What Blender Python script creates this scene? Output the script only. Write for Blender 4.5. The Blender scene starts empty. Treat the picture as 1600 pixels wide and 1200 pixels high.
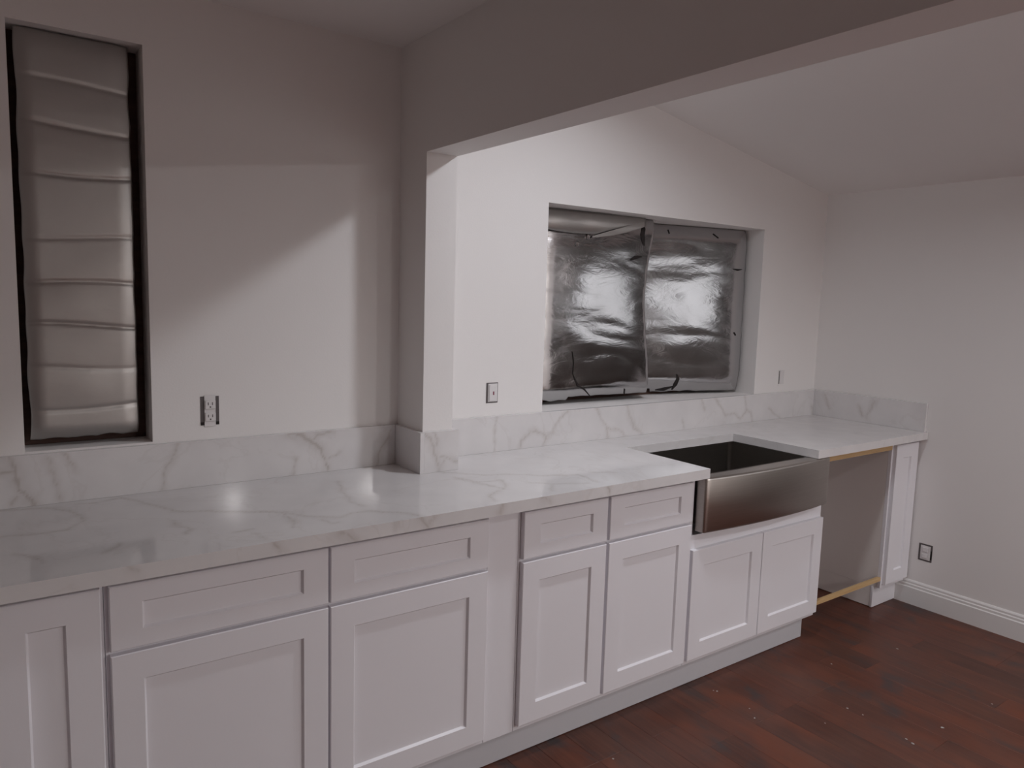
import bpy, bmesh, math, random
import numpy as np
from mathutils import Vector, Matrix, noise as mnoise
random.seed(7)
scene = bpy.context.scene
COL = scene.collection
# ------------------------------------------------------------------ camera
cam_data = bpy.data.cameras.new('camera')
cam = bpy.data.objects.new('camera', cam_data); COL.objects.link(cam)
cam_data.sensor_fit = 'HORIZONTAL'; cam_data.sensor_width = 36.0
cam_data.lens = 1166.1 / 1600 * 36.0
cam_data.clip_start = 0.02
_R = Vector((0.81143597, -0.58372925, 0.02884141))
_U = Vector((0.04368901, 0.10979434, 0.99299369))
_F = Vector((0.58280609, 0.80449075, -0.11459362))
m3 = Matrix((_R, _U, -_F)).transposed()
cam.matrix_world = Matrix.Translation((0.0, -2.4565, 1.5348)) @ m3.to_4x4()
scene.camera = cam
# ------------------------------------------------------------------ world, exposure
world = bpy.data.worlds.new('world'); scene.world = world; world.use_nodes = True
world.node_tree.nodes['Background'].inputs[0].default_value = (0.05, 0.055, 0.07, 1)
world.node_tree.nodes['Background'].inputs[1].default_value = 0.3
vs = scene.view_settings
scene.display_settings.display_device = 'sRGB'
vs.view_transform = 'Standard'; vs.look = 'None'; vs.gamma = 1.0; vs.use_curve_mapping = False
vs.exposure = 0.09
scene.cycles.diffuse_bounces = 8
scene.cycles.max_bounces = 12
# ceiling lamps (x, y, watts, colour): z follows the sloping ceiling
COOL, MIXED, WARM = (.955, .985, 1.05), (.98, .98, 1.03), (1.0, .97, .965)
LAMPS = [(2.04, -1.03, 9.7, COOL), (2.10, -5.3, 45.0, WARM), (3.25, -4.5, 36.0, WARM), (3.25, -2.6, 11.0, MIXED)]  # the last lamp is unseen, added to balance brightness along the cabinets
LAMP_SPREAD = math.radians(173)
def ceil_z(x): return 2.389 - 0.174 * (x - 2.618)
CRUMBS = [(2.345, -0.673, 0.0037), (2.347, -0.826, 0.0031), (2.309, -0.877, 0.0031), (2.953, -0.797, 0.0037), (3.347, -0.881, 0.0037), (2.848, -1.302, 0.0050), (2.658, -1.265, 0.0037), (2.650, -1.292, 0.0043), (3.194, -1.333, 0.0025), (2.673, -1.034, 0.0037), (1.689, -0.769, 0.0031), (2.338, -0.662, 0.0025), (2.200, -0.568, 0.0025), (2.503, -1.044, 0.0025), (2.679, -1.091, 0.0031)]
# ------------------------------------------------------------------ materials
def new_mat(name):
    m = bpy.data.materials.new(name); m.use_nodes = True
    nt = m.node_tree; b = nt.nodes['Principled BSDF']
    return m, nt, b
def N(nt, t, **kw):
    n = nt.nodes.new(t)
    for k, v in kw.items(): setattr(n, k, v)
    return n
def ramp(nt, fac, stops):
    r = N(nt, 'ShaderNodeValToRGB')
    el = r.color_ramp.elements
    while len(el) < len(stops): el.new(0.5)
    for e, (p, c) in zip(el, stops):
        e.position = p; e.color = (c[0], c[1], c[2], 1)
    nt.links.new(fac, r.inputs[0]); return r
def mixc(nt, fac, a, b, blend='MIX'):
    n = N(nt, 'ShaderNodeMix', data_type='RGBA', blend_type=blend)
    for sock, v in ((n.inputs[0], fac), (n.inputs[6], a), (n.inputs[7], b)):
        if hasattr(v, 'is_linked'): nt.links.new(v, sock)
        elif isinstance(v, (int, float)): sock.default_value = v
        else: sock.default_value = (v[0], v[1], v[2], 1)
    return n.outputs[2]
def noise(nt, vec, scale, detail=4, rough=.5, dist=0):
    n = N(nt, 'ShaderNodeTexNoise'); n.inputs['Scale'].default_value = scale
    n.inputs['Detail'].default_value = detail; n.inputs['Roughness'].default_value = rough
    n.inputs['Distortion'].default_value = dist
    if vec is not None: nt.links.new(vec, n.inputs['Vector'])
    return n
def bump(nt, h, strength, dist, bsdf):
    b = N(nt, 'ShaderNodeBump'); b.inputs['Strength'].default_value = strength
    b.inputs['Distance'].default_value = dist
    nt.links.new(h, b.inputs['Height']); nt.links.new(b.outputs[0], bsdf.inputs['Normal'])
def coords(nt): return N(nt, 'ShaderNodeTexCoord').outputs['Object']
def scaled(nt, vec, s, loc=None):
    m = N(nt, 'ShaderNodeMapping'); m.inputs['Scale'].default_value = s
    nt.links.new(vec, m.inputs['Vector'])
    return m.outputs[0]

def paint(name, col, rough=.6, bscale=180, bstr=.12, var=.03):
    m, nt, b = new_mat(name); c = coords(nt)
    n = noise(nt, c, 1.7, 3)
    dark = tuple(x * (1 - var) for x in col)
    nt.links.new(mixc(nt, n.outputs[0], dark, col), b.inputs['Base Color'])
    b.inputs['Roughness'].default_value = rough
    bump(nt, noise(nt, c, bscale, 2).outputs[0], bstr, .002, b)
    return m
M = {}
M['wall'] = paint('wall_paint', (.82, .802, .79), .7)
M['ceiling'] = paint('ceiling_paint', (.82, .80, .79), .8)
M['trim'] = paint('trim_paint', (.80, .79, .78), .4, 60, .03)
M['cabinet'] = paint('cabinet_paint', (.805, .795, .83), .38, 240, .03, .015)
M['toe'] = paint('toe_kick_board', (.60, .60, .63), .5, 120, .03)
M['cab_side'] = paint('cabinet_side_laminate', (.76, .715, .69), .5, 240, .03)
M['dark'] = paint('dark_gap', (.018, .013, .012), .85, 90, .2, .3)
M['plastic'] = paint('white_plastic', (.72, .70, .70), .35, 300, .01, .01)
M['plastic_dark'] = paint('dark_slot', (.10, .085, .085), .5, 300, .02)
M['red'] = paint('red_indicator', (.22, .03, .07), .3, 300, .01)
M['dust'] = paint('plaster_dust', (.46, .43, .41), .9, 300, .2, .2)

def wood(name, c1, c2, axis, rough=.55):
    m, nt, b = new_mat(name); c = coords(nt)
    s = [26, 26, 26]; s[axis] = 1.6
    n = noise(nt, scaled(nt, c, s), 1.5, 5, .6, .6)
    r = ramp(nt, n.outputs[0], [(.3, c1), (.7, c2)])
    nt.links.new(r.outputs[0], b.inputs['Base Color']); b.inputs['Roughness'].default_value = rough
    bump(nt, n.outputs[0], .15, .002, b); return m
M['pine'] = wood('pine_strip', (.52, .33, .15), (.66, .46, .24), 0)
M['old_wood'] = wood('old_framing_wood', (.045, .022, .016), (.085, .045, .034), 0, .8)
M['added_dark_door'] = wood('added_door_dark_wood', (.020, .014, .011), (.034, .022, .017), 2, .45)  # dark surround of the added door, there to be mirrored in the foil

# floor planks: reddish brown, each board its own tone, dark smoky blotches
def floor_mat():
    m, nt, b = new_mat('plank_wood')
    geo = N(nt, 'ShaderNodeNewGeometry').outputs['Position']
    oi = N(nt, 'ShaderNodeObjectInfo')
    off = N(nt, 'ShaderNodeVectorMath', operation='SCALE'); off.inputs[0].default_value = (13, 7, 3)
    nt.links.new(oi.outputs['Random'], off.inputs['Scale'])
    add = N(nt, 'ShaderNodeVectorMath', operation='ADD'); nt.links.new(geo, add.inputs[0]); nt.links.new(off.outputs[0], add.inputs[1])
    v = add.outputs[0]
    g = noise(nt, scaled(nt, v, (34, 2.2, 1)), 1.3, 6, .62, .7)
    base = ramp(nt, g.outputs[0], [(.25, (.060, .0175, .0095)), (.5, (.096, .029, .0150)), (.78, (.135, .046, .025))])
    tone = ramp(nt, oi.outputs['Random'], [(0, (.78, .76, .78)), (.35, (1, .92, .88)), (.7, (1.12, 1.0, .92)), (1, (.9, 1.0, 1.08))])
    c1 = mixc(nt, 1.0, base.outputs[0], tone.outputs[0], 'MULTIPLY')
    bl = noise(nt, scaled(nt, geo, (7.0, 4.2, 1)), 1.0, 4, .6, .6)
    br = ramp(nt, bl.outputs[0], [(.53, (0, 0, 0)), (.68, (.9, .9, .9))])
    c2 = mixc(nt, br.outputs[0], c1, (.040, .029, .029))
    rd = noise(nt, scaled(nt, v, (4, 1.7, 1)), 1.6, 2)
    rr = ramp(nt, rd.outputs[0], [(.50, (0, 0, 0)), (.68, (.85, .85, .85))])
    c3 = mixc(nt, rr.outputs[0], c2, (.150, .038, .015))
    hz = noise(nt, geo, 2.1, 3)
    hr = ramp(nt, hz.outputs[0], [(.42, (0, 0, 0)), (.72, (.26, .26, .26))])
    c4 = mixc(nt, hr.outputs[0], c3, (.15, .105, .092))
    nt.links.new(c4, b.inputs['Base Color'])
    rg = ramp(nt, hz.outputs[0], [(.3, (.38,) * 3), (.7, (.55,) * 3)])
    nt.links.new(rg.outputs[0], b.inputs['Roughness'])
    bump(nt, g.outputs[0], .25, .003, b); return m
M['floor'] = floor_mat()
M['subfloor'] = paint('subfloor', (.02, .012, .01), .9)

# quartz: the veins are stored per vertex as the distance to the traced vein lines
def quartz():
    m, nt, b = new_mat('quartz'); c = coords(nt)
    at = N(nt, 'ShaderNodeAttribute', attribute_name='vein')
    n = noise(nt, c, 9, 4)
    base = ramp(nt, n.outputs[0], [(.3, (.675, .66, .662)), (.7, (.725, .71, .71))])
    # very faint secondary veining
    f = noise(nt, c, 2.3, 5, .55, .8)
    fr = ramp(nt, f.outputs[0], [(.485, (0, 0, 0)), (.5, (.10, .10, .10)), (.515, (0, 0, 0))])
    c1 = mixc(nt, fr.outputs[0], base.outputs[0], (.40, .35, .31))
    c2 = mixc(nt, at.outputs['Fac'], c1, (.36, .31, .275))
    nt.links.new(c2, b.inputs['Base Color'])
    b.inputs['Roughness'].default_value = .10
    b.inputs['Specular IOR Level'].default_value = .23
    return m
M['quartz'] = quartz()

def steel(name='brushed_steel', k=1.0):
    m, nt, b = new_mat(name); c = coords(nt)
    n = noise(nt, scaled(nt, c, (1.5, 60, 260)), 1.0, 3)
    nt.links.new(mixc(nt, n.outputs[0], (.43 * k, .395 * k, .365 * k), (.53 * k, .495 * k, .46 * k)), b.inputs['Base Color'])
    b.inputs['Metallic'].default_value = 1.0; b.inputs['Roughness'].default_value = .34
    b.inputs['Anisotropic'].default_value = .5
    bump(nt, n.outputs[0], .06, .001, b); return m
M['steel'] = steel()
M['basin_steel_shaded'] = steel('basin_steel_shaded', .62)  # same steel darkened: the basin's shade is put into its colour

def foil(name, col, r0, r1, bs):
    m, nt, b = new_mat(name); c = coords(nt)
    n = noise(nt, c, 6, 5, .6, .5)
    nt.links.new(mixc(nt, n.outputs[0], tuple(x * .85 for x in col), col), b.inputs['Base Color'])
    b.inputs['Metallic'].default_value = 1.0
    r = ramp(nt, noise(nt, c, 3.1, 3).outputs[0], [(.35, (r0,) * 3), (.7, (r1,) * 3)])
    nt.links.new(r.outputs[0], b.inputs['Roughness'])
    w = noise(nt, scaled(nt, c, (3, 3, 8)), 2.2, 5, .55, 1.2)
    bump(nt, w.outputs[0], bs, .02, b); return m
M['foil'] = foil('shiny_foil', (.56, .555, .56), .09, .17, .05)
M['foil_dull'] = foil('dull_foil', (.46, .445, .43), .38, .48, .03)

def emit(name, col, s):
    m, nt, b = new_mat(name)
    b.inputs['Base Color'].default_value = (.8, .8, .8, 1)
    b.inputs['Emission Color'].default_value = (*col, 1); b.inputs['Emission Strength'].default_value = s
    return m
M['lamp'] = emit('lamp_lens', (1, .95, .92), 6.0)
M['pane_glow'] = emit('foil_reflection_glow', (.92, .96, 1.0), .60)  # added glow that gives the foil its bright reflected patches

# ------------------------------------------------------------------ object helpers
BASE = {}
def empty(name, loc, label=None, cat=None, group=None, kind=None):
    o = bpy.data.objects.new(name, None); COL.objects.link(o)
    o.location = loc; o.empty_display_size = .1; BASE[o] = Vector(loc)
    tag(o, label, cat, group, kind); return o
def tag(o, label=None, cat=None, group=None, kind=None):
    if label: o['label'] = label
    if cat: o['category'] = cat
    if group: o['group'] = group
    if kind: o['kind'] = kind
    return o
def mesh_obj(name, verts, faces, mat, parent=None, loc=None, smooth=False, **tags):
    """verts are in room coordinates; the origin goes to loc (or the parent's base)"""
    base = BASE[parent] if parent is not None else Vector(loc if loc is not None else (0, 0, 0))
    va = np.asarray(verts, dtype=float) - np.array(base)
    me = bpy.data.meshes.new(name)
    me.from_pydata(va.tolist(), [], faces if isinstance(faces, list) else faces.tolist())
    bm = bmesh.new(); bm.from_mesh(me); bmesh.ops.recalc_face_normals(bm, faces=bm.faces); bm.to_mesh(me); bm.free()
    me.materials.append(mat)
    if smooth: me.polygons.foreach_set('use_smooth', [True] * len(me.polygons))
    o = bpy.data.objects.new(name, me); COL.objects.link(o)
    if parent is not None: o.parent = parent
    else: o.location = base
    BASE[o] = base
    tag(o, tags.get('label'), tags.get('cat'), tags.get('group'), tags.get('kind'))
    return o
class MB:
    def __init__(s): s.v = []; s.f = []
    def add(s, v, f):
        k = len(s.v); s.v += [tuple(p) for p in v]; s.f += [[i + k for i in q] for q in f]; return s
    def box(s, x0, x1, y0, y1, z0, z1):
        v = [(x, y, z) for x in (x0, x1) for y in (y0, y1) for z in (z0, z1)]
        return s.add(v, [(0, 1, 3, 2), (4, 6, 7, 5), (0, 4, 5, 1), (2, 3, 7, 6), (0, 2, 6, 4), (1, 5, 7, 3)])
    def bbox(s, x0, x1, y0, y1, z0, z1, b=.002):
        """box with chamfered edges"""
        bm = bmesh.new(); bmesh.ops.create_cube(bm, size=1)
        for q in bm.verts:
            q.co = Vector(((x0 + x1) / 2 + q.co.x * (x1 - x0), (y0 + y1) / 2 + q.co.y * (y1 - y0), (z0 + z1) / 2 + q.co.z * (z1 - z0)))
        bmesh.ops.bevel(bm, geom=bm.edges[:], offset=b, segments=1, affect='EDGES')
        bm.verts.index_update()
        s.add([tuple(q.co) for q in bm.verts], [[q.index for q in f.verts] for f in bm.faces]); bm.free(); return s
    def rings(s, rings, close=False):
        n = len(rings[0]); v = [p for r in rings for p in r]; f = []
        R_ = len(rings)
        for i in range(R_ if close else R_ - 1):
            j = (i + 1) % R_
            for k in range(n):
                f.append((i * n + k, i * n + (k + 1) % n, j * n + (k + 1) % n, j * n + k))
        return s.add(v, f)
    def prism(s, poly, fn, a, b):
        """poly: 2-D outline; fn(u, v, t) -> room point; extruded from t=a to t=b"""
        n = len(poly); v = [fn(u, w, a) for u, w in poly] + [fn(u, w, b) for u, w in poly]
        f = [list(range(n)), list(range(2 * n - 1, n - 1, -1))] + [[i, (i + 1) % n, n + (i + 1) % n, n + i] for i in range(n)]
        return s.add(v, f)
    def build(s, name, mat, parent=None, loc=None, smooth=False, **t):
        return mesh_obj(name, s.v, s.f, mat, parent, loc, smooth, **t)

# ------------------------------------------------------------------ setting
XL, XR, YF, YB, ZT = -3.0, 3.94, -6.6, 0.0, 2.75
XP0, XP1, YP, ZBM, ZCL = 1.261, 1.381, -0.191, 2.014, 2.393
W1 = (0.103, 0.431, 1.066, 2.228)       # narrow opening x0 x1 z0 z1
W2 = (1.940, 3.382, 1.058, 1.928)       # wide opening over the sink

def wall_with_holes():
    xs = [XL - .15, W1[0], W1[1], W2[0], W2[1], XR + .15]; zs = sorted({-.05, W1[2], W2[2], W2[3], W1[3], ZT})
    T = .26; mb = MB()
    def solid(i, j):
        if i < 0 or j < 0 or i >= len(xs) - 1 or j >= len(zs) - 1: return False
        cx = (xs[i] + xs[i + 1]) / 2; cz = (zs[j] + zs[j + 1]) / 2
        for w in (W1, W2):
            if w[0] < cx < w[1] and w[2] < cz < w[3]: return False
        return True
    for i in range(len(xs) - 1):
        for j in range(len(zs) - 1):
            if not solid(i, j): continue
            x0, x1, z0, z1 = xs[i], xs[i + 1], zs[j], zs[j + 1]
            q = lambda *p: mb.add(p, [(0, 1, 2, 3)])
            q((x0, 0, z0), (x1, 0, z0), (x1, 0, z1), (x0, 0, z1)); q((x0, T, z0), (x1, T, z0), (x1, T, z1), (x0, T, z1))
            if not solid(i - 1, j): q((x0, 0, z0), (x0, T, z0), (x0, T, z1), (x0, 0, z1))
            if not solid(i + 1, j): q((x1, 0, z0), (x1, T, z0), (x1, T, z1), (x1, 0, z1))
            if not solid(i, j - 1): q((x0, 0, z0), (x1, 0, z0), (x1, T, z0), (x0, T, z0))
            if not solid(i, j + 1): q((x0, 0, z1), (x1, 0, z1), (x1, T, z1), (x0, T, z1))
    o = mb.build('wall_back', M['wall'], kind='structure')
    bm = bmesh.new(); bm.from_mesh(o.data); bmesh.ops.remove_doubles(bm, verts=bm.verts[:], dist=1e-5)
    bmesh.ops.recalc_face_normals(bm, faces=bm.faces); bm.to_mesh(o.data); bm.free()
    return o
wall_with_holes()
MB().box(XR, XR + .15, YF - .15, YB, -.05, ZT).build('wall_right', M['wall'], kind='structure')
MB().box(XL - .15, XL, YF - .15, YB, -.05, ZT).build('wall_left', M['wall'], kind='structure')
MB().box(XL, XR, YF - .15, YF, -.05, ZT).build('wall_front', M['wall'], kind='structure')
# dividing wall stub with the header beam that spans the opening
mb = MB()
prof = [(YB, 0.0), (YP, 0.0), (YP, ZBM), (YF, ZBM), (YF, ZT), (YB, ZT)]
mb.prism(prof, lambda u, w, t: (t, u, w), XP0, XP1)
mb.build('wall_middle', M['wall'], kind='structure')
MB().box(XL, XP0, YF, YB, ZCL, ZCL + .1).build('ceiling', M['ceiling'], kind='structure')
mb = MB(); mb.prism([(XP1, ceil_z(XP1)), (XR, ceil_z(XR)), (XR, ceil_z(XR) + .1), (XP1, ceil_z(XP1) + .1)], lambda u, w, t: (u, t, w), YF, YB)
mb.build('ceiling', M['ceiling'], kind='structure')

# baseboard on the right wall (stepped profile)
def baseboard(y0, y1):
    p = [(0, 0), (.016, 0), (.016, .088), (.012, .093), (.012, .104), (.008, .108), (.008, .118), (.003, .126), (0, .126)]
    mb = MB(); mb.prism(p, lambda u, w, t: (XR - u, t, w), y0, y1)
    mb.build('baseboard_right', M['trim'], loc=(XR, (y0 + y1) / 2, 0), kind='structure')
DY0, DY1 = -1.36, -2.75            # unseen dark door with a glowing pane, added for the foil's reflections
baseboard(-.545, DY0); baseboard(DY1, YF)
d = empty('added_door_1', (XR, (DY0 + DY1) / 2, 0), kind='structure')
WY0, WY1, WZ0, WZ1 = -1.58, -2.40, 1.29, 1.80
mb = MB(); yo = (DY1, DY0); yi = (WY1, WY0)
rg = lambda x, ys, z0, z1: [(x, ys[0], z0), (x, ys[1], z0), (x, ys[1], z1), (x, ys[0], z1)]
mb.rings([rg(XR - .002, yo, .005, 2.10), rg(XR - .040, yo, .005, 2.10), rg(XR - .040, yi, WZ0, WZ1), rg(XR - .02, yi, WZ0, WZ1), rg(XR - .002, yi, WZ0, WZ1)], True)
mb.build('added_door_leaf', M['added_dark_door'], d)
MB().box(XR - .022, XR - .014, WY1, WY0, WZ0, WZ1).build('glow_pane', M['pane_glow'], d)
MB().bbox(XR - .075, XR - .038, -1.47, -1.44, .96, .99, .004).build('handle', M['steel'], d)

# floor: slab plus boards laid front to back
PW = .127; PX0 = 1.642 - 6 * PW
flo = MB().box(XL - .15, XR + .15, YF - .15, YB + .26, -.08, -.0125).build('floor', M['subfloor'], kind='structure')
def plank_mesh(L):
    bm = bmesh.new(); bmesh.ops.create_cube(bm, size=1)
    for q in bm.verts: q.co = Vector((q.co.x * (PW - .0003), q.co.y * (L - .0003), (q.co.z - .5) * .012))
    top = [e for e in bm.edges if all(abs(q.co.z) < 1e-6 for q in e.verts)]
    bmesh.ops.bevel(bm, geom=top, offset=.0009, segments=1, affect='EDGES')
    me = bpy.data.meshes.new('plank'); bm.to_mesh(me); bm.free(); me.materials.append(M['floor']); return me
LENS = [.45, .6, .75, .9, 1.05, 1.2]; PM = {L: plank_mesh(L) for L in LENS}
def row_lengths(total):
    while True:
        out = []; s = 0
        while s < total - .01:
            L = random.choice(LENS); out.append(L); s += L
        if abs(s - total) < .01: return out
for i in range(24):
    y = -.003
    for L in row_lengths(2.7):
        o = bpy.data.objects.new('plank', PM[L]); COL.objects.link(o); o.parent = flo
        o.location = (PX0 + (i + .5) * PW, y - L / 2, 0); y -= L
mb = MB()
def flat_plank(x0, x1, y0, y1):
    e = .0016; z = 0; b = -.012
    a = [(x0, y0, b), (x1, y0, b), (x1, y1, b), (x0, y1, b)]; c = [(x0, y0, z - e), (x1, y0, z - e), (x1, y1, z - e), (x0, y1, z - e)]
    t = [(x0 + e, y0 + e, z), (x1 - e, y0 + e, z), (x1 - e, y1 - e, z), (x0 + e, y1 - e, z)]
    mb.add(a + c + t, [(0, 1, 5, 4), (1, 2, 6, 5), (2, 3, 7, 6), (3, 0, 4, 7), (4, 5, 9, 8), (5, 6, 10, 9), (6, 7, 11, 10), (7, 4, 8, 11), (8, 9, 10, 11)])
nL = int((PX0 - XL) / PW)
for i in range(-nL - 1, 24):
    x0 = max(PX0 + i * PW, XL) + .0003; x1 = PX0 + (i + 1) * PW - .0003
    y = -.003 if i < 0 else -2.703
    while y > YF + .05:
        L = min(random.choice(LENS), y - YF - .003)
        flat_plank(x0, x1, y - L + .0003, y - .0003); y -= L
rest = mb.build('plank_field', M['floor'], flo, kind='stuff')

# ------------------------------------------------------------------ ceiling lamps
tilt = math.atan(.174)
for i, (lx, ly, watt, lcol) in enumerate(LAMPS):
    lz = ceil_z(lx)
    L = empty('recessed_light', (lx, ly, lz), ['round recessed ceiling light nearest the sink wall', 'round recessed ceiling light farthest from the sink wall', 'rear recessed ceiling light on the side of the right wall', 'added middle fill light in the ceiling on the side of the right wall'][i], 'ceiling light', 'recessed lights in the sloping ceiling')
    L.rotation_euler = (0, tilt, 0)
    def circ(r, z, n=32): return [(lx + r * math.cos(2 * math.pi * k / n), ly + r * math.sin(2 * math.pi * k / n), lz + z) for k in range(n)]
    mb = MB(); mb.rings([circ(.098, .004), circ(.098, -.004), circ(.092, -.008), circ(.078, -.008), circ(.074, -.003), circ(.074, .004)], True)
    mb.build('trim_ring', M['trim'], L, smooth=False)
    mb = MB(); c = circ(.074, -.003); mb.add(c, [list(range(len(c)))]); mb.build('lens', M['lamp'], L)
    ld = bpy.data.lights.new('lamp_light', 'AREA'); ld.shape = 'DISK'; ld.size = .13; ld.energy = watt; ld.color = lcol
    ld.spread = LAMP_SPREAD
    lo = bpy.data.objects.new('lamp_light', ld); COL.objects.link(lo); lo.parent = L; lo.location = (0, 0, -.012)

# ------------------------------------------------------------------ quartz: countertop and backsplash
VEINS = {
  'top': [
    (0.0022, [(0.038,-0.026), (0.105,-0.043), (0.161,-0.068), (0.199,-0.126), (0.218,-0.186), (0.212,-0.237), (0.184,-0.285), (0.171,-0.302), (0.127,-0.300), (0.084,-0.298), (0.032,-0.284)]),
    (0.0022, [(0.219,-0.049), (0.268,-0.069), (0.300,-0.056), (0.332,-0.042), (0.364,-0.093), (0.393,-0.164), (0.422,-0.226), (0.434,-0.263), (0.476,-0.287), (0.523,-0.307), (0.580,-0.354), (0.644,-0.391), (0.686,-0.416), (0.721,-0.472), (0.772,-0.523), (0.805,-0.542), (0.853,-0.520), (0.905,-0.535), (0.948,-0.572), (0.991,-0.607), (1.004,-0.651)]),
    (0.0020, [(0.698,-0.423), (0.680,-0.455), (0.682,-0.491), (0.680,-0.537), (0.668,-0.570)]),
    (0.0018, [(0.413,-0.354), (0.410,-0.398), (0.436,-0.452), (0.421,-0.480)]),
    (0.0016, [(0.266,-0.475), (0.253,-0.510), (0.228,-0.532)]),
    (0.0020, [(0.962,-0.164), (0.935,-0.245), (0.912,-0.339), (0.899,-0.407), (0.908,-0.468)]),
    (0.0016, [(0.527,-0.531), (0.570,-0.531)]),
    (0.0014, [(0.570,-0.574), (0.574,-0.624)]),
    (0.0022, [(1.329,-0.307), (1.358,-0.395), (1.411,-0.414), (1.444,-0.413), (1.429,-0.464), (1.386,-0.518), (1.329,-0.541), (1.299,-0.568), (1.275,-0.614)]),
    (0.0018, [(1.325,-0.219), (1.427,-0.319), (1.536,-0.368), (1.612,-0.432), (1.732,-0.487), (1.726,-0.548), (1.723,-0.599)]),
    (0.0015, [(1.504,-0.486), (1.562,-0.539), (1.683,-0.597)]),
    (0.0015, [(1.551,-0.553), (1.511,-0.616)]),
    (0.0015, [(1.799,-0.480), (1.875,-0.521)]),
    (0.0018, [(1.319,-0.323), (1.363,-0.447), (1.390,-0.520)]),
    (0.0015, [(0.052,-0.441), (0.098,-0.499), (0.103,-0.541)]),
    (0.0016, [(0.759,-0.543), (0.768,-0.589), (0.787,-0.587)]),
  ],
  'front': [
    (0.0030, [(0.754,0.910), (0.779,0.896), (0.804,0.881)]),
    (0.0035, [(1.001,0.914), (1.018,0.900), (1.026,0.882)]),
    (0.0025, [(1.045,0.911), (1.030,0.895), (1.022,0.883)]),
    (0.0030, [(1.283,0.915), (1.279,0.904), (1.270,0.889)]),
    (0.0025, [(1.436,0.910), (1.462,0.903), (1.471,0.889)]),
    (0.0035, [(1.713,0.917), (1.723,0.900), (1.721,0.885)]),
    (0.0020, [(0.925,0.915), (0.923,0.886)]),
    (0.0020, [(0.258,0.915), (0.276,0.900)]),
    (0.0025, [(0.589,0.911), (0.601,0.886)]),
  ],
  'bl': [
    (0.0040, [(0.064,1.062), (0.070,1.034), (0.077,0.997)]),
    (0.0050, [(0.077,0.997), (0.082,0.971), (0.093,0.952), (0.119,0.919)]),
    (0.0040, [(0.028,1.014), (0.069,1.013)]),
    (0.0025, [(0.081,0.942), (0.068,0.922)]),
    (0.0020, [(0.154,1.047), (0.162,1.009), (0.174,0.975), (0.182,0.947), (0.184,0.921)]),
    (0.0022, [(0.199,1.065), (0.207,1.038), (0.222,1.008)]),
    (0.0022, [(0.497,1.064), (0.475,0.998), (0.460,0.967), (0.450,0.920)]),
    (0.0045, [(0.852,1.061), (0.887,1.049), (0.923,1.030), (0.960,0.995), (0.974,0.962), (0.985,0.918)]),
    (0.0025, [(0.937,1.033), (0.946,1.048), (0.974,1.055), (1.006,1.050)]),
    (0.0020, [(0.983,0.961), (1.007,0.968), (1.025,0.978)]),
    (0.0016, [(0.874,0.973), (0.860,0.925), (0.847,0.903)]),
    (0.0040, [(1.228,1.051), (1.203,1.000), (1.178,0.951), (1.168,0.909)]),
  ],
  'br': [
    (0.0022, [(1.815,0.918), (1.827,0.950), (1.866,0.981), (1.899,0.987), (1.941,0.964), (1.953,0.944), (1.940,0.912)]),
    (0.0016, [(2.071,1.057), (2.022,1.027), (1.990,0.968), (1.956,0.955)]),
    (0.0022, [(2.230,1.064), (2.259,1.016), (2.301,0.966), (2.308,0.919)]),
    (0.0022, [(2.305,0.963), (2.357,0.956), (2.399,0.935), (2.425,0.908)]),
    (0.0022, [(2.419,1.058), (2.443,1.003), (2.471,0.953), (2.528,0.915)]),
    (0.0012, [(1.692,1.061), (1.687,0.915)]),
    (0.0018, [(2.937,1.065), (2.961,1.005)]),
    (0.0022, [(3.035,1.066), (3.090,1.010), (3.135,0.967), (3.207,0.966), (3.263,0.938), (3.301,0.983), (3.282,1.063)]),
    (0.0022, [(3.301,0.983), (3.347,0.960), (3.365,0.896)]),
    (0.0014, [(3.490,0.978), (3.626,0.905)]),
    (0.0020, [(3.901,0.967), (3.922,0.906)]),
    (0.0015, [(2.804,0.965), (2.817,0.919)]),
  ],
  'pf': [
    (0.0030, [(1.250,1.066), (1.275,1.048), (1.291,1.015), (1.305,0.979), (1.316,0.946), (1.322,0.913)]),
    (0.0025, [(1.293,1.067), (1.307,1.025), (1.302,1.009)]),
    (0.0018, [(1.321,0.968), (1.393,0.947)]),
    (0.0020, [(1.324,0.922), (1.337,0.948)]),
  ],
  'rw': [
    (0.0025, [(-0.077,1.037), (-0.118,0.969)]),
    (0.0025, [(-0.286,1.002), (-0.316,0.950)]),
    (0.0020, [(-0.373,1.035), (-0.331,0.945)]),
  ],
}

def vein_values(P, key, fallback=0.0):
    P = np.asarray(P, float); out = np.zeros(len(P))
    wob = np.stack([.0035 * np.sin(P[:, 0] * 61 + P[:, 1] * 37) + .002 * np.sin(P[:, 0] * 173 - P[:, 1] * 131),
                    .0035 * np.sin(P[:, 1] * 67 - P[:, 0] * 41 + 1.7) + .002 * np.sin(P[:, 0] * 149 + P[:, 1] * 163)], 1)
    Q = P + wob
    for w, pts in VEINS[key]:
        wv = w * (1 + .35 * np.sin(P[:, 0] * 23 + P[:, 1] * 57 + w * 900)) + .0008
        best = np.full(len(P), 9.0)
        for a, b in zip(pts[:-1], pts[1:]):
            a = np.array(a); b = np.array(b); ab = b - a
            t = np.clip(((Q - a) @ ab) / max(ab @ ab, 1e-9), 0, 1)
            best = np.minimum(best, np.hypot(*(Q - a - t[:, None] * ab).T))
        core = np.exp(-(best / wv) ** 2); halo = .22 * np.exp(-(best / (4 * wv)) ** 2)
        out = np.maximum(out, np.maximum(core * (.28 + .07 * min(w * 1000, 5)), halo))
    return np.clip(out, 0, 1)
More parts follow.
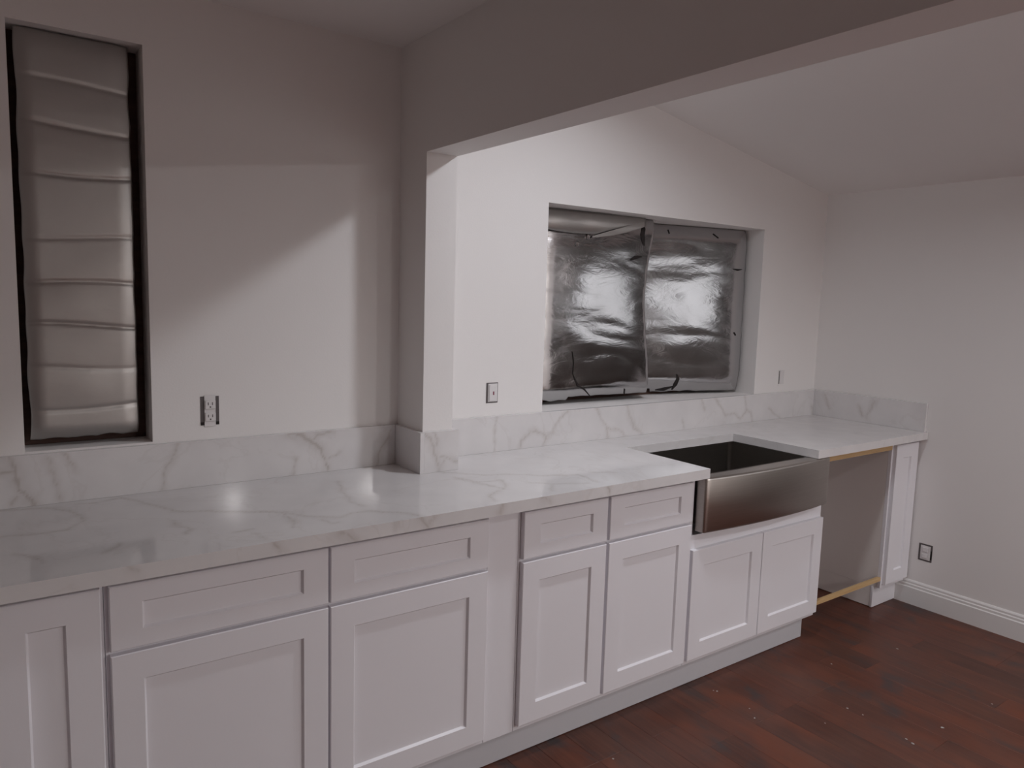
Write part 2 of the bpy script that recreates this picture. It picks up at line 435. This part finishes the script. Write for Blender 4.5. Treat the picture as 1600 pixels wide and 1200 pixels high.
def set_vein(o, vals):
    a = o.data.attributes.new('vein', 'FLOAT', 'POINT'); a.data.foreach_set('value', np.asarray(vals, np.float32))
def lines(a, b, step, extra=()):
    s = sorted({round(x, 5) for x in [a, b, *extra]}); out = [s[0]]
    for p, q in zip(s[:-1], s[1:]):
        n = max(1, round((q - p) / step)); out += [p + (q - p) * k / n for k in range(1, n + 1)]
    return np.array(out)
ZC, ZCB, YC = .914, .877, -.657
CUT = (2.243, 2.962, -.205)
def countertop():
    xs = lines(-.03, 3.938, .007, (XP0, XP1, CUT[0], CUT[1])); ys = lines(YC, -.001, .007, (YP, CUT[2]))
    zs = np.linspace(ZCB, ZC, 6)
    nx, ny = len(xs), len(ys)
    cx = (xs[:-1] + xs[1:]) / 2; cy = (ys[:-1] + ys[1:]) / 2
    X, Y = np.meshgrid(cx, cy, indexing='ij')
    ins = ~((X > CUT[0]) & (X < CUT[1]) & (Y < CUT[2])) & ~((X > XP0) & (X < XP1) & (Y > YP))
    GX, GY = np.meshgrid(xs, ys, indexing='ij'); idx = np.arange(nx * ny).reshape(nx, ny)
    V = [np.stack([GX.ravel(), GY.ravel(), np.full(nx * ny, ZC)], 1)]
    I, J = np.nonzero(ins)
    F = [[a, b, c, d_] for a, b, c, d_ in zip(idx[I, J], idx[I + 1, J], idx[I + 1, J + 1], idx[I, J + 1])]
    vals = [vein_values(V[0][:, :2], 'top')]
    off = nx * ny; sv = []; sval = []
    def side(p, q, front):
        nonlocal off
        k = len(zs)
        for z in zs[::-1]: sv.append((p[0], p[1], z)); sv.append((q[0], q[1], z))
        for t in range(k - 1): F.append([off + 2 * t, off + 2 * t + 1, off + 2 * t + 3, off + 2 * t + 2])
        off += 2 * k
    pad = np.pad(ins, 1)
    for i, j in zip(I, J):
        if not pad[i + 1, j]: side((xs[i], ys[j]), (xs[i + 1], ys[j]), True)
        if not pad[i + 1, j + 2]: side((xs[i], ys[j + 1]), (xs[i + 1], ys[j + 1]), False)
        if not pad[i, j + 1]: side((xs[i], ys[j]), (xs[i], ys[j + 1]), False)
        if not pad[i + 2, j + 1]: side((xs[i + 1], ys[j]), (xs[i + 1], ys[j + 1]), False)
    sv = np.array(sv); V.append(sv); fv = vein_values(sv[:, [0, 2]], 'front'); fv[sv[:, 1] > YC + .001] = 0
    vals.append(fv)
    # underside in a few big rectangles
    for (x0, x1, y0, y1) in [(-.03, XP0, YC, -.001), (XP0, XP1, YC, YP), (XP1, CUT[0], YC, -.001), (CUT[0], CUT[1], CUT[2], -.001), (CUT[1], 3.938, YC, -.001)]:
        V.append(np.array([(x0, y0, ZCB), (x0, y1, ZCB), (x1, y1, ZCB), (x1, y0, ZCB)])); F.append([off, off + 1, off + 2, off + 3]); off += 4
        vals.append(np.zeros(4))
    base = np.array((1.95, -.33, ZCB)); V = np.concatenate(V)
    me = bpy.data.meshes.new('countertop'); me.from_pydata((V - base).tolist(), [], F); me.materials.append(M['quartz'])
    o = bpy.data.objects.new('countertop', me); COL.objects.link(o); o.location = base; BASE[o] = Vector(base)
    set_vein(o, np.concatenate(vals))
    tag(o, 'long white quartz countertop with thin grey-brown veins, cut out for the sink', 'countertop')
    return o
countertop()
BS = empty('backsplash', (1.95, -.018, ZC), 'low white quartz backsplash strip with grey veins running along the walls and pillar', 'backsplash')
ZB = 1.060
def slab(fn, u0, u1, key, thick=.018, dz=0.0):
    """fn(u, z, depth) -> room point; dense front face at depth 0"""
    us = lines(u0, u1, .006); zs = lines(ZC + .0005, ZB + dz, .006); nu, nz = len(us), len(zs)
    U, Zg = np.meshgrid(us, zs, indexing='ij'); idx = np.arange(nu * nz).reshape(nu, nz)
    V = [fn(a, b, 0) for a, b in zip(U.ravel(), Zg.ravel())]
    F = [[idx[i, j], idx[i + 1, j], idx[i + 1, j + 1], idx[i, j + 1]] for i in range(nu - 1) for j in range(nz - 1)]
    k = len(V); z0, z1 = zs[0], zs[-1]
    V += [fn(u0, z0, 0), fn(u1, z0, 0), fn(u1, z1, 0), fn(u0, z1, 0), fn(u0, z0, thick), fn(u1, z0, thick), fn(u1, z1, thick), fn(u0, z1, thick)]
    F += [[k + 4, k + 5, k + 6, k + 7], [k, k + 1, k + 5, k + 4], [k + 3, k + 2, k + 6, k + 7], [k, k + 4, k + 7, k + 3], [k + 1, k + 5, k + 6, k + 2]]
    o = mesh_obj('slab', V, [[int(q) for q in f] for f in F], M['quartz'], BS)
    va = vein_values(np.stack([U.ravel(), Zg.ravel()], 1), key) if key else np.zeros(nu * nz)
    set_vein(o, np.concatenate([va, np.zeros(8)])); return o
g = .0008
slab(lambda u, z, t: (u, -.018 + t, z), -.03, XP0 - .019, 'bl', .018 - g)
slab(lambda u, z, t: (XP0 - .018 + t, u, z), YP - .018, -.001, None, .018 - g)
slab(lambda u, z, t: (u, YP - .018 + t, z), XP0 - .0005, XP1 + .018, 'pf', .018 - g)
slab(lambda u, z, t: (XP1 + .018 - t, u, z), YP + .0005, -.019, None, .018 - g)
slab(lambda u, z, t: (u, -.018 + t, z), XP1 + .019, XR - .0195, 'br', .018 - g)
slab(lambda u, z, t: (XR - .018 + t, u, z), -.645, -.001, 'rw', .018 - g)

# ------------------------------------------------------------------ cabinets
YD, DT = -.622, .019
YFF = YD + DT + .001         # face of the boxes
ZTK = .114
def shaker(name, parent, x0, x1, z0, z1, st=.068, rt=.068, rb=.066):
    b = .002; i = .005; q = lambda x0, x1, z0, z1, y: [(x0, y, z0), (x1, y, z0), (x1, y, z1), (x0, y, z1)]
    ix0, ix1, iz0, iz1 = x0 + st, x1 - st, z0 + rb, z1 - rt
    mb = MB()
    mb.rings([q(x0, x1, z0, z1, YD + DT), q(x0, x1, z0, z1, YD + b), q(x0 + b, x1 - b, z0 + b, z1 - b, YD),
              q(ix0, ix1, iz0, iz1, YD), q(ix0 + i, ix1 - i, iz0 + i, iz1 - i, YD + .008), q(ix0 + i, ix1 - i, iz0 + i, iz1 - i, YD + DT)], True)
    o = mb.build(name, M['cabinet'], parent)
    MB().box(ix0 + i - .004, ix1 - i + .004, YD + .0082, YD + .0145, iz0 + i - .004, iz1 - i + .004).build('panel', M['cabinet'], o)
    return o
def body(parent, x0, x1, z1=ZCB - .002, mat='cabinet'):
    mb = MB(); mb.bbox(x0 + .0006, x1 - .0006, YFF, -.003, ZTK, z1, .001)
    return mb.build('body', M[mat], parent)
ZDT, ZDB, ZOT, ZOB = .8594, .7045, .6935, .1366
def cab(x0, x1, label):
    return empty('base_cabinet', ((x0 + x1) / 2, -.3, 0), label, 'cabinet', 'white shaker base cabinets along the wall')
XA0, XA1, XB1, XF1, XC1, XS1, XE0, XE1 = -.015, .2135, 1.268, 1.386, 2.2065, 3.106, 3.700, 3.934
c = cab(XA0, XA1, 'narrow white shaker cabinet with one tall door at the left edge of the picture')
body(c, XA0, XA1); shaker('door', c, -.006, .205, ZOB, ZDT)
def double(x0, x1, xl, xm0, xm1, xr, label):
    c = cab(x0, x1, label); body(c, x0, x1)
    for a, b in ((xl, xm0), (xm1, xr)):
        shaker('drawer_front', c, a, b, ZDB, ZDT, .068, .046, .042)
        shaker('door', c, a, b, ZOB, ZOT)
    return c
double(XA1, XB1, .222, .7425, .7485, 1.2596, 'wide white shaker cabinet with two drawers over two doors, nearest the camera')
double(XF1, XC1, 1.3943, 1.7563, 1.7686, 2.1978, 'white shaker cabinet with two drawers over two doors, just left of the steel sink')
MB().bbox(XB1 + .0006, XF1 - .0006, YFF - .0005, YFF + .018, ZTK, ZCB - .002, .001).build('filler_panel', M['cabinet'], loc=((XB1 + XF1) / 2, YFF, ZTK),
    label='plain flat white filler strip between the two double cabinets', cat='filler panel')
# sink base: lower box plus side panels that rise beside the apron
c = cab(XC1, XS1, 'low two-door white shaker cabinet directly under the steel sink')
mb = MB(); mb.bbox(XC1 + .0006, XS1 - .0006, YFF, -.003, ZTK, .640, .001)
mb.box(XC1 + .0006, XC1 + .018, YFF, -.003, .640, ZCB - .002); mb.box(XS1 - .018, XS1 - .0006, YFF, -.003, .640, ZCB - .002)
mb.build('body', M['cabinet'], c)
shaker('door', c, 2.214, 2.6535, ZOB, .586); shaker('door', c, 2.6575, 3.098, ZOB, .586)
# end cabinet
c = cab(XE0, XE1, 'narrow white end cabinet with a tall slim door against the right wall')
mb = MB(); mb.box(XE0, XE1, YFF + .018, -.003, ZTK, ZCB - .002); mb.build('body', M['cab_side'], c)
MB().bbox(XE0, XE1, YFF, YFF + .0175, ZTK, ZCB - .002, .001).build('face_frame', M['cabinet'], c)
shaker('door', c, 3.712, 3.930, ZOB, ZDT)
mb = MB(); mb.box(XE0, XE0 + .016, -.555, -.003, .004, ZTK - .0005); mb.build('side_foot', M['cab_side'], c)
MB().bbox(XE0 - .002, XE1, -.567, -.556, .002, ZTK - .0005, .0008).build('toe_kick', M['cabinet'], c)
# toe kick board under the run
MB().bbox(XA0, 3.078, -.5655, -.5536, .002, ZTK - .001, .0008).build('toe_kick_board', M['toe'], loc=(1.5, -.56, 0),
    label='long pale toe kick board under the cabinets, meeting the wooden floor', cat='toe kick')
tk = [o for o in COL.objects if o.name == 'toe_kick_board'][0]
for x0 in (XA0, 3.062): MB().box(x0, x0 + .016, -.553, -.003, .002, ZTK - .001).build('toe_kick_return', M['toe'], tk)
# pine strips across the empty dishwasher bay
MB().bbox(XS1 + .001, XE0 - .001, -.602, -.583, .1545, .1735, .001).build('pine_strip', M['pine'], loc=(3.4, -.59, .155),
    label='bare pine strip spanning the open dishwasher bay near the floor', cat='wood strip', group='pine strips of the dishwasher bay')
MB().bbox(XS1 + .001, XE0 - .001, -.604, -.583, .8355, ZCB - .001, .001).build('pine_strip', M['pine'], loc=(3.4, -.59, .855),
    label='bare pine strip under the countertop edge right of the sink', cat='wood strip', group='pine strips of the dishwasher bay')

# ------------------------------------------------------------------ farmhouse sink
SX0, SX1, SZT, SZB = 2.235, 3.072, .8757, .660
S = empty('farmhouse_sink', ((SX0 + SX1) / 2, -.42, SZB), 'stainless steel farmhouse sink with a bowed apron front', 'sink')
def apron_y(s):     # s 0..1 along the width
    t = 2 * s - 1; bow = .024 * (1 - t * t)
    e = min(s, 1 - s) * (SX1 - SX0); r = .012
    rnd = (r - math.sqrt(max(0, r * r - (r - min(e, r)) ** 2)))
    return -.650 - bow + rnd
ss = [0, .002, .006, .012] + [k / 40 for k in range(1, 40)] + [.988, .994, .998, 1]
back = -.606
rings = []
for s in ss:
    x = SX0 + s * (SX1 - SX0); y = apron_y(s)
    rings.append([(x, back, SZB), (x, y + .004, SZB), (x, y, SZB + .006), (x, y, SZT - .009), (x, y + .0025, SZT - .003), (x, y + .008, SZT), (x, y + .03, SZT), (x, back, SZT - .0004)])
mb = MB(); mb.rings(rings); n = 8
mb.f.append(list(range(n))); k = (len(ss) - 1) * n; mb.f.append([k + q for q in range(n)][::-1])
ap = mb.build('apron', M['steel'], S)
for p in ap.data.polygons: p.use_smooth = len(p.vertices) == 4 and abs(p.normal.z) < .5
# basin: rounded-corner open box
def rrect(x0, x1, y0, y1, z, r, seg=5):
    out = []
    for cx, cy, a in ((x1 - r, y1 - r, 0), (x0 + r, y1 - r, 90), (x0 + r, y0 + r, 180), (x1 - r, y0 + r, 270)):
        for q in range(seg + 1):
            t = math.radians(a + 90 * q / seg); out.append((cx + r * math.cos(t), cy + r * math.sin(t), z))
    return out
bx0, bx1, by0, by1 = 2.256, 2.958, -.600, -.190
zt = ZCB - .0015
mb = MB(); rr = [rrect(bx0 - .012, bx1 + .012, by0 - .003, by1 + .014, zt, .02), rrect(bx0, bx1, by0, by1, zt, .015), rrect(bx0, bx1, by0, by1, .69, .015), rrect(bx0 + .012, bx1 - .012, by0 + .012, by1 - .012, .672, .012)]
mb.rings(rr); nn = len(rr[0])
mb.f.append([3 * nn + q for q in range(nn)])
mb.build('basin', M['basin_steel_shaded'], S)
mb = MB(); dr = lambda r, z: [(2.607 + r * math.cos(2 * math.pi * q / 24), -.40 + r * math.sin(2 * math.pi * q / 24), z) for q in range(24)]
mb.rings([dr(.055, .6725), dr(.052, .676), dr(.042, .676), dr(.036, .6735)]); mb.f.append([3 * 24 + q for q in range(24)])
mb.build('drain', M['steel'], S)

# ------------------------------------------------------------------ foil in the two openings
def smooth01(t): t = max(0., min(1., t)); return t * t * (3 - 2 * t)
def sheet(name, x0, x1, z0, z1, nx, nz, fn, mat, parent=None, edge=None, thick=.0015, loc=None, **tags):
    V = []; F = []
    for i in range(nx + 1):
        for j in range(nz + 1):
            a, b = i / nx, j / nz
            x = x0 + (x1 - x0) * a; z = z0 + (z1 - z0) * b
            if edge: x, z = edge(a, b, x, z)
            V.append((x, fn(x, z), z))
    n = len(V); V += [(x, y + thick, z) for x, y, z in V]
    id_ = lambda i, j: i * (nz + 1) + j
    for i in range(nx):
        for j in range(nz):
            q = [id_(i, j), id_(i + 1, j), id_(i + 1, j + 1), id_(i, j + 1)]; F.append(q); F.append([n + k for k in q[::-1]])
    rim = [id_(i, 0) for i in range(nx)] + [id_(nx, j) for j in range(nz)] + [id_(i, nz) for i in range(nx, 0, -1)] + [id_(0, j) for j in range(nz, 0, -1)]
    for a, b in zip(rim, rim[1:] + rim[:1]): F.append([b, a, n + a, n + b])
    return mesh_obj(name, V, F, mat, parent, loc, True, **tags)
def nz3(x, z, s, k=0.): return mnoise.noise(Vector((x * s, k, z * s)))

# wide opening over the sink
def big_y(x, z):
    w0, w1 = W2[0], W2[1]
    seam = 2.655 + .022 * math.sin(z * 7.0) + .012 * nz3(0, z, 6, 2.4)
    yl = .146 - .054 * (x - w0)
    u = x - 2.715; yr = .226 - .205 * u - .040 * u * u
    k = smooth01((x - seam) / .07)
    y = yl * (1 - k) + yr * k
    # pillow: rolls back towards the edges
    for dist, amt, wd in ((x - w0, .026, .16), (w1 - x, .020, .10), (z - W2[2], .024, .11), (W2[3] - z, .020, .08)):
        t = max(0., 1 - dist / wd); y += amt * t * t
    y += .0035 * nz3(x, z, 2.6, 3.1) + .0012 * nz3(x, z * 1.8, 6.0, 8.2)
    r = nz3(x * .6 + z * .4, z * 2.2, 5.0, 1.7); y += .0012 * (1 - abs(r) * 2)
    return max(.045, min(y, .238))
def ragged(a, b, x, z):
    z += (1 - smooth01(b * 14)) * (.012 + .016 * abs(nz3(x, 0, 9, 5)) + (.018 if 2.2 < x < 2.82 else 0))
    x -= smooth01((a - .97) / .03) * (.014 + .014 * abs(nz3(0, z, 11, 2)))
    return x, z
FB = empty('foil_insulation', ((W2[0] + W2[1]) / 2, .15, W2[2]), 'wide crumpled shiny foil sheet filling the wall opening above the sink', 'insulation', 'foil sheets in the wall openings')
sheet('foil', W2[0] + .002, W2[1] - .004, W2[2] + .002, W2[3] - .002, 170, 110, big_y, M['foil'], FB, ragged)
MB().box(W2[0] + .001, W2[1] - .001, .242, .256, W2[2] + .001, W2[3] - .001).build('backing_board', M['old_wood'], FB)
# drooping fold along the top and the loose flap beside it
def droop(x, z):
    t = (x - W2[0]) / .62; lo = W2[3] - .075 - .03 * math.sin(math.pi * t)
    u = (z - (W2[3] - .11)) / .11
    return big_y(x, W2[3] - .09) - .020 - .022 * math.sin(math.pi * max(0, min(1, u)) * .9) - .004 * nz3(x, z, 7, 4)
def droop_edge(a, b, x, z):
    low = W2[3] - (.078 + .035 * math.sin(math.pi * a) * (1 - a) + .0) * (1 - max(0, a - .55) / .45 * .75)
    return x, W2[3] - .003 + (low - W2[3]) * (1 - b)
sheet('top_fold', W2[0] + .003, 2.585, W2[3] - .11, W2[3] - .003, 40, 8, droop, M['foil_dull'], FB, droop_edge)
def flap_edge(a, b, x, z):
    top = 1.822 + a * .098; low = 1.815 + a * .075 - .012 * math.sin(a * 3.0)
    return 2.285 + a * .315, low + (top - low) * b
sheet('loose_flap', 2.285, 2.60, 1.8, 1.92, 24, 8, lambda x, z: big_y(x, z) - .010 - .02 * max(0, (z - 1.81)) / .1 - .003 * nz3(x, z, 9, 6), M['foil_dull'], FB, flap_edge)
def tear(pts, w):
    """dark slit in the foil: a thin ragged strip following pts"""
    mb = MB(); L = []; Rr = []
    for k, (x, z) in enumerate(pts):
        a = pts[max(0, k - 1)]; b = pts[min(len(pts) - 1, k + 1)]
        dx, dz = b[0] - a[0], b[1] - a[1]; l = math.hypot(dx, dz) or 1; nx_, nz_ = -dz / l, dx / l
        ww = w * (.25 if k in (0, len(pts) - 1) else .7 + .5 * random.random())
        L.append((x + nx_ * ww, z + nz_ * ww)); Rr.append((x - nx_ * ww, z - nz_ * ww))
    poly = L + Rr[::-1]; n = len(poly)
    f = [(x, big_y(x, z) - .0035, z) for x, z in poly]; bk = [(x, y + .003, z) for x, y, z in f]; m_ = len(pts)
    F = []
    for k in range(m_ - 1): F.append([k, k + 1, n - 2 - k, n - 1 - k]); F.append([n + k, n + k + 1, 2 * n - 2 - k, 2 * n - 1 - k])
    for k in range(n): F.append([k, (k + 1) % n, n + (k + 1) % n, n + k])
    return mesh_obj('tear', f + bk, F, M['dark'], FB)
for pts, w in ([(2.600, 1.905), (2.606, 1.88), (2.598, 1.85), (2.604, 1.825), (2.612, 1.80)], .010), \
              ([(2.53, 1.728), (2.56, 1.742), (2.60, 1.748)], .010), \
              ([(2.215, 1.20), (2.235, 1.165), (2.25, 1.14), (2.285, 1.125), (2.335, 1.085)], .0045), \
              ([(2.21, 1.30), (2.22, 1.25), (2.216, 1.20)], .003), \
              ([(2.962, 1.165), (2.972, 1.14), (2.962, 1.11), (2.950, 1.082)], .009), \
              ([(2.955, 1.10), (2.90, 1.085), (2.85, 1.082)], .007), \
              ([(2.535, 1.115), (2.54, 1.09)], .008), \
              ([(3.33, 1.72), (3.30, 1.716), (3.27, 1.72)], .006), ([(3.30, 1.385), (3.312, 1.37)], .012), \
              ([(2.09, 1.925), (2.13, 1.915), (2.15, 1.90)], .008), ([(3.14, 1.895), (3.17, 1.875)], .009), ([(2.87, 1.90), (2.875, 1.88)], .008):
    tear(pts, w)
# small bright folded corners of foil
def nub(x, z, r):
    bm = bmesh.new(); bmesh.ops.create_icosphere(bm, subdivisions=2, radius=r)
    for q in bm.verts: q.co *= 1 + .45 * mnoise.noise(q.co * (2.2 / r)); q.co.y *= .7
    V = [(q.co.x + x, q.co.y + big_y(x, z) - r * .4, q.co.z * 1.3 + z) for q in bm.verts]; F = [[q.index for q in f.verts] for f in bm.faces]; bm.free()
    return mesh_obj('crumple', V, F, M['foil'], FB)
nub(2.272, 1.822, .011); nub(2.212, 1.785, .009)

# narrow tall opening on the left
CR = [2.09, 1.977, 1.849, 1.670, 1.537, 1.417, 1.300, 1.183]
def small_y(x, z):
    y = .034; w0, w1 = W1[0] + .012, W1[1] - .026
    for dist, amt, wd in ((x - w0, .010, .05), (w1 - x, .010, .05), (z - W1[2] - .015, .018, .05), (W1[3] - z, .006, .06)):
        t = max(0., min(1.3, 1 - dist / wd)); y += amt * t * t
    for k, cz in enumerate(CR):
        zz = cz + .010 * math.sin(x * 9 + k * 1.3); d_ = abs(z - zz); y += (.0022 + .0008 * (k % 3)) * max(0, 1 - d_ / .012) ** 2
    b = sorted(CR + [W1[2], W1[3]])
    for a_, c_ in zip(b[:-1], b[1:]):
        if a_ <= z < c_: t = (z - a_) / (c_ - a_); y -= .0015 * math.sin(math.pi * t)
    y += .006 * nz3(x, z, 3.0, 7.7) + .0008 * nz3(x, z, 9, 2.2)
    return y
FS = empty('foil_insulation', ((W1[0] + W1[1]) / 2, .06, W1[2]), 'tall narrow dull foil sheet with horizontal creases in the left wall opening', 'insulation', 'foil sheets in the wall openings')
def small_edge(a, b, x, z):
    z += (1 - smooth01(b * 30)) * (.006 + .010 * abs(nz3(x, 0, 14, 5)))
    x += (1 - smooth01(a * 14)) * .006 * nz3(0, z, 9, 1) - smooth01((a - .93) / .07) * .008 * abs(nz3(0, z, 7, 4))
    return x, z
sheet('foil', W1[0] + .018, W1[1] - .030, W1[2] + .018, W1[3] - .004, 60, 240, small_y, M['foil_dull'], FS, small_edge)
MB().box(W1[0] + .001, W1[1] - .001, .105, .125, W1[2] + .001, W1[3] - .001).build('backing_board', M['old_wood'], FS)

# ------------------------------------------------------------------ electrical devices (no cover plates yet)
def device(fn, cu, cz, w, h, style, label):
    """fn(u, z, out) -> room point, out = distance from the wall"""
    base = fn(cu, cz, 0)
    t = empty('wall_outlet' if style != 'switch' else 'wall_switch', base, label, 'outlet' if style != 'switch' else 'switch', 'uncovered devices in the wall boxes')
    def bx(name, mat, u0, u1, z0, z1, o0, o1, b=.0006, parent=None):
        P0 = fn(u0, z0, o0); P1 = fn(u1, z1, o1)
        lo = [min(a, b_) for a, b_ in zip(P0, P1)]; hi = [max(a, b_) for a, b_ in zip(P0, P1)]
        return MB().bbox(lo[0], hi[0], lo[1], hi[1], lo[2], hi[2], b).build(name, M[mat], parent or t)
    bw, bh = w / 2, h / 2
    bx('wall_box', 'plastic_dark' if style != 'blank' else 'wall', cu - bw, cu + bw, cz - bh, cz + bh, .0003, .0016, .0004)
    if style == 'duplex':
        bx('yoke', 'plastic', cu - .017, cu + .017, cz - bh - .004, cz + bh + .004, .0018, .0035)
        for s in (-1, 1):
            f = bx('socket_face', 'plastic', cu - .0165, cu + .0165, cz + s * .0195 - .0145, cz + s * .0195 + .0145, .0036, .0085, .0025)
            for du in (-.0063, .0063): bx('slot', 'plastic_dark', cu + du - .0013, cu + du + .0013, cz + s * .0195 - .001, cz + s * .0195 + .008, .0086, .009, .0001, f)
            bx('ground_hole', 'plastic_dark', cu - .0022, cu + .0022, cz + s * .0195 - .0095, cz + s * .0195 - .005, .0086, .009, .0001, f)
        for s in (-1, 1): bx('corner_gap', 'dark', cu + s * (bw - .006) - .006, cu + s * (bw - .006) + .006, cz - bh, cz - bh + .010, .0017, .0021, .0001)
    elif style == 'switch':
        bx('yoke', 'plastic', cu - bw + .008, cu + bw - .003, cz - bh + .005, cz + bh - .004, .0018, .0035)
        bx('rocker', 'plastic', cu - .0165, cu + .0165, cz - .033, cz + .033, .0036, .0075, .0015)
        bx('indicator', 'red', cu + .0005, cu + .0065, cz - .0085, cz + .006, .0076, .0084, .0004)
    elif style == 'blank':
        bx('yoke', 'plastic', cu - bw + .010, cu + bw - .004, cz - bh + .010, cz + bh - .004, .0018, .0035)
        bx('side_gap', 'plastic_dark', cu - bw + .001, cu - bw + .008, cz - bh + .012, cz + bh - .008, .0017, .0022, .0002)
    else:
        bx('yoke', 'plastic', cu - bw + .009, cu + bw - .010, cz - bh + .008, cz + bh - .008, .0018, .0035)
        for s in (-1, 1): bx('socket_face', 'plastic', cu - .015, cu + .015, cz + s * .017 - .0125, cz + s * .017 + .0125, .0036, .0075, .0025)
        bx('side_gap', 'dark', cu - bw + .001, cu - bw + .009, cz - .030, cz + .016, .0017, .0022, .0002)
    return t
back_wall = lambda u, z, o: (u, -o, z)
right_wall = lambda u, z, o: (XR - o, u, z)
device(back_wall, .5985, 1.152, .056, .092, 'duplex', 'uncovered duplex wall outlet between the tall foil opening and the pillar')
device(back_wall, 1.681, 1.154, .056, .082, 'switch', 'uncovered wall switch with a tiny red light, between the pillar and the wide foil')
device(back_wall, 3.616, 1.140, .052, .092, 'blank', 'faint white uncovered outlet right of the wide foil opening')
device(right_wall, -.698, .290, .068, .090, 'low', 'uncovered outlet low on the right wall above the baseboard')

# ------------------------------------------------------------------ crumbs of plaster on the floor
mb = MB()
for (x, y, r) in CRUMBS:
    n = 6; top = []; bot = []
    for k in range(n):
        a = 2 * math.pi * k / n; q = r * (.6 + .8 * random.random())
        bot.append((x + q * math.cos(a), y + q * 1.3 * math.sin(a), .0002)); top.append((x + q * .6 * math.cos(a), y + q * .8 * math.sin(a), .0002 + r * .5))
    mb.rings([bot, top]); mb.f.append([len(mb.v) - n + k for k in range(n)])
mb.build('plaster_crumbs', M['dust'], label='scattered small white plaster crumbs on the brown floorboards', cat='debris', kind='stuff')
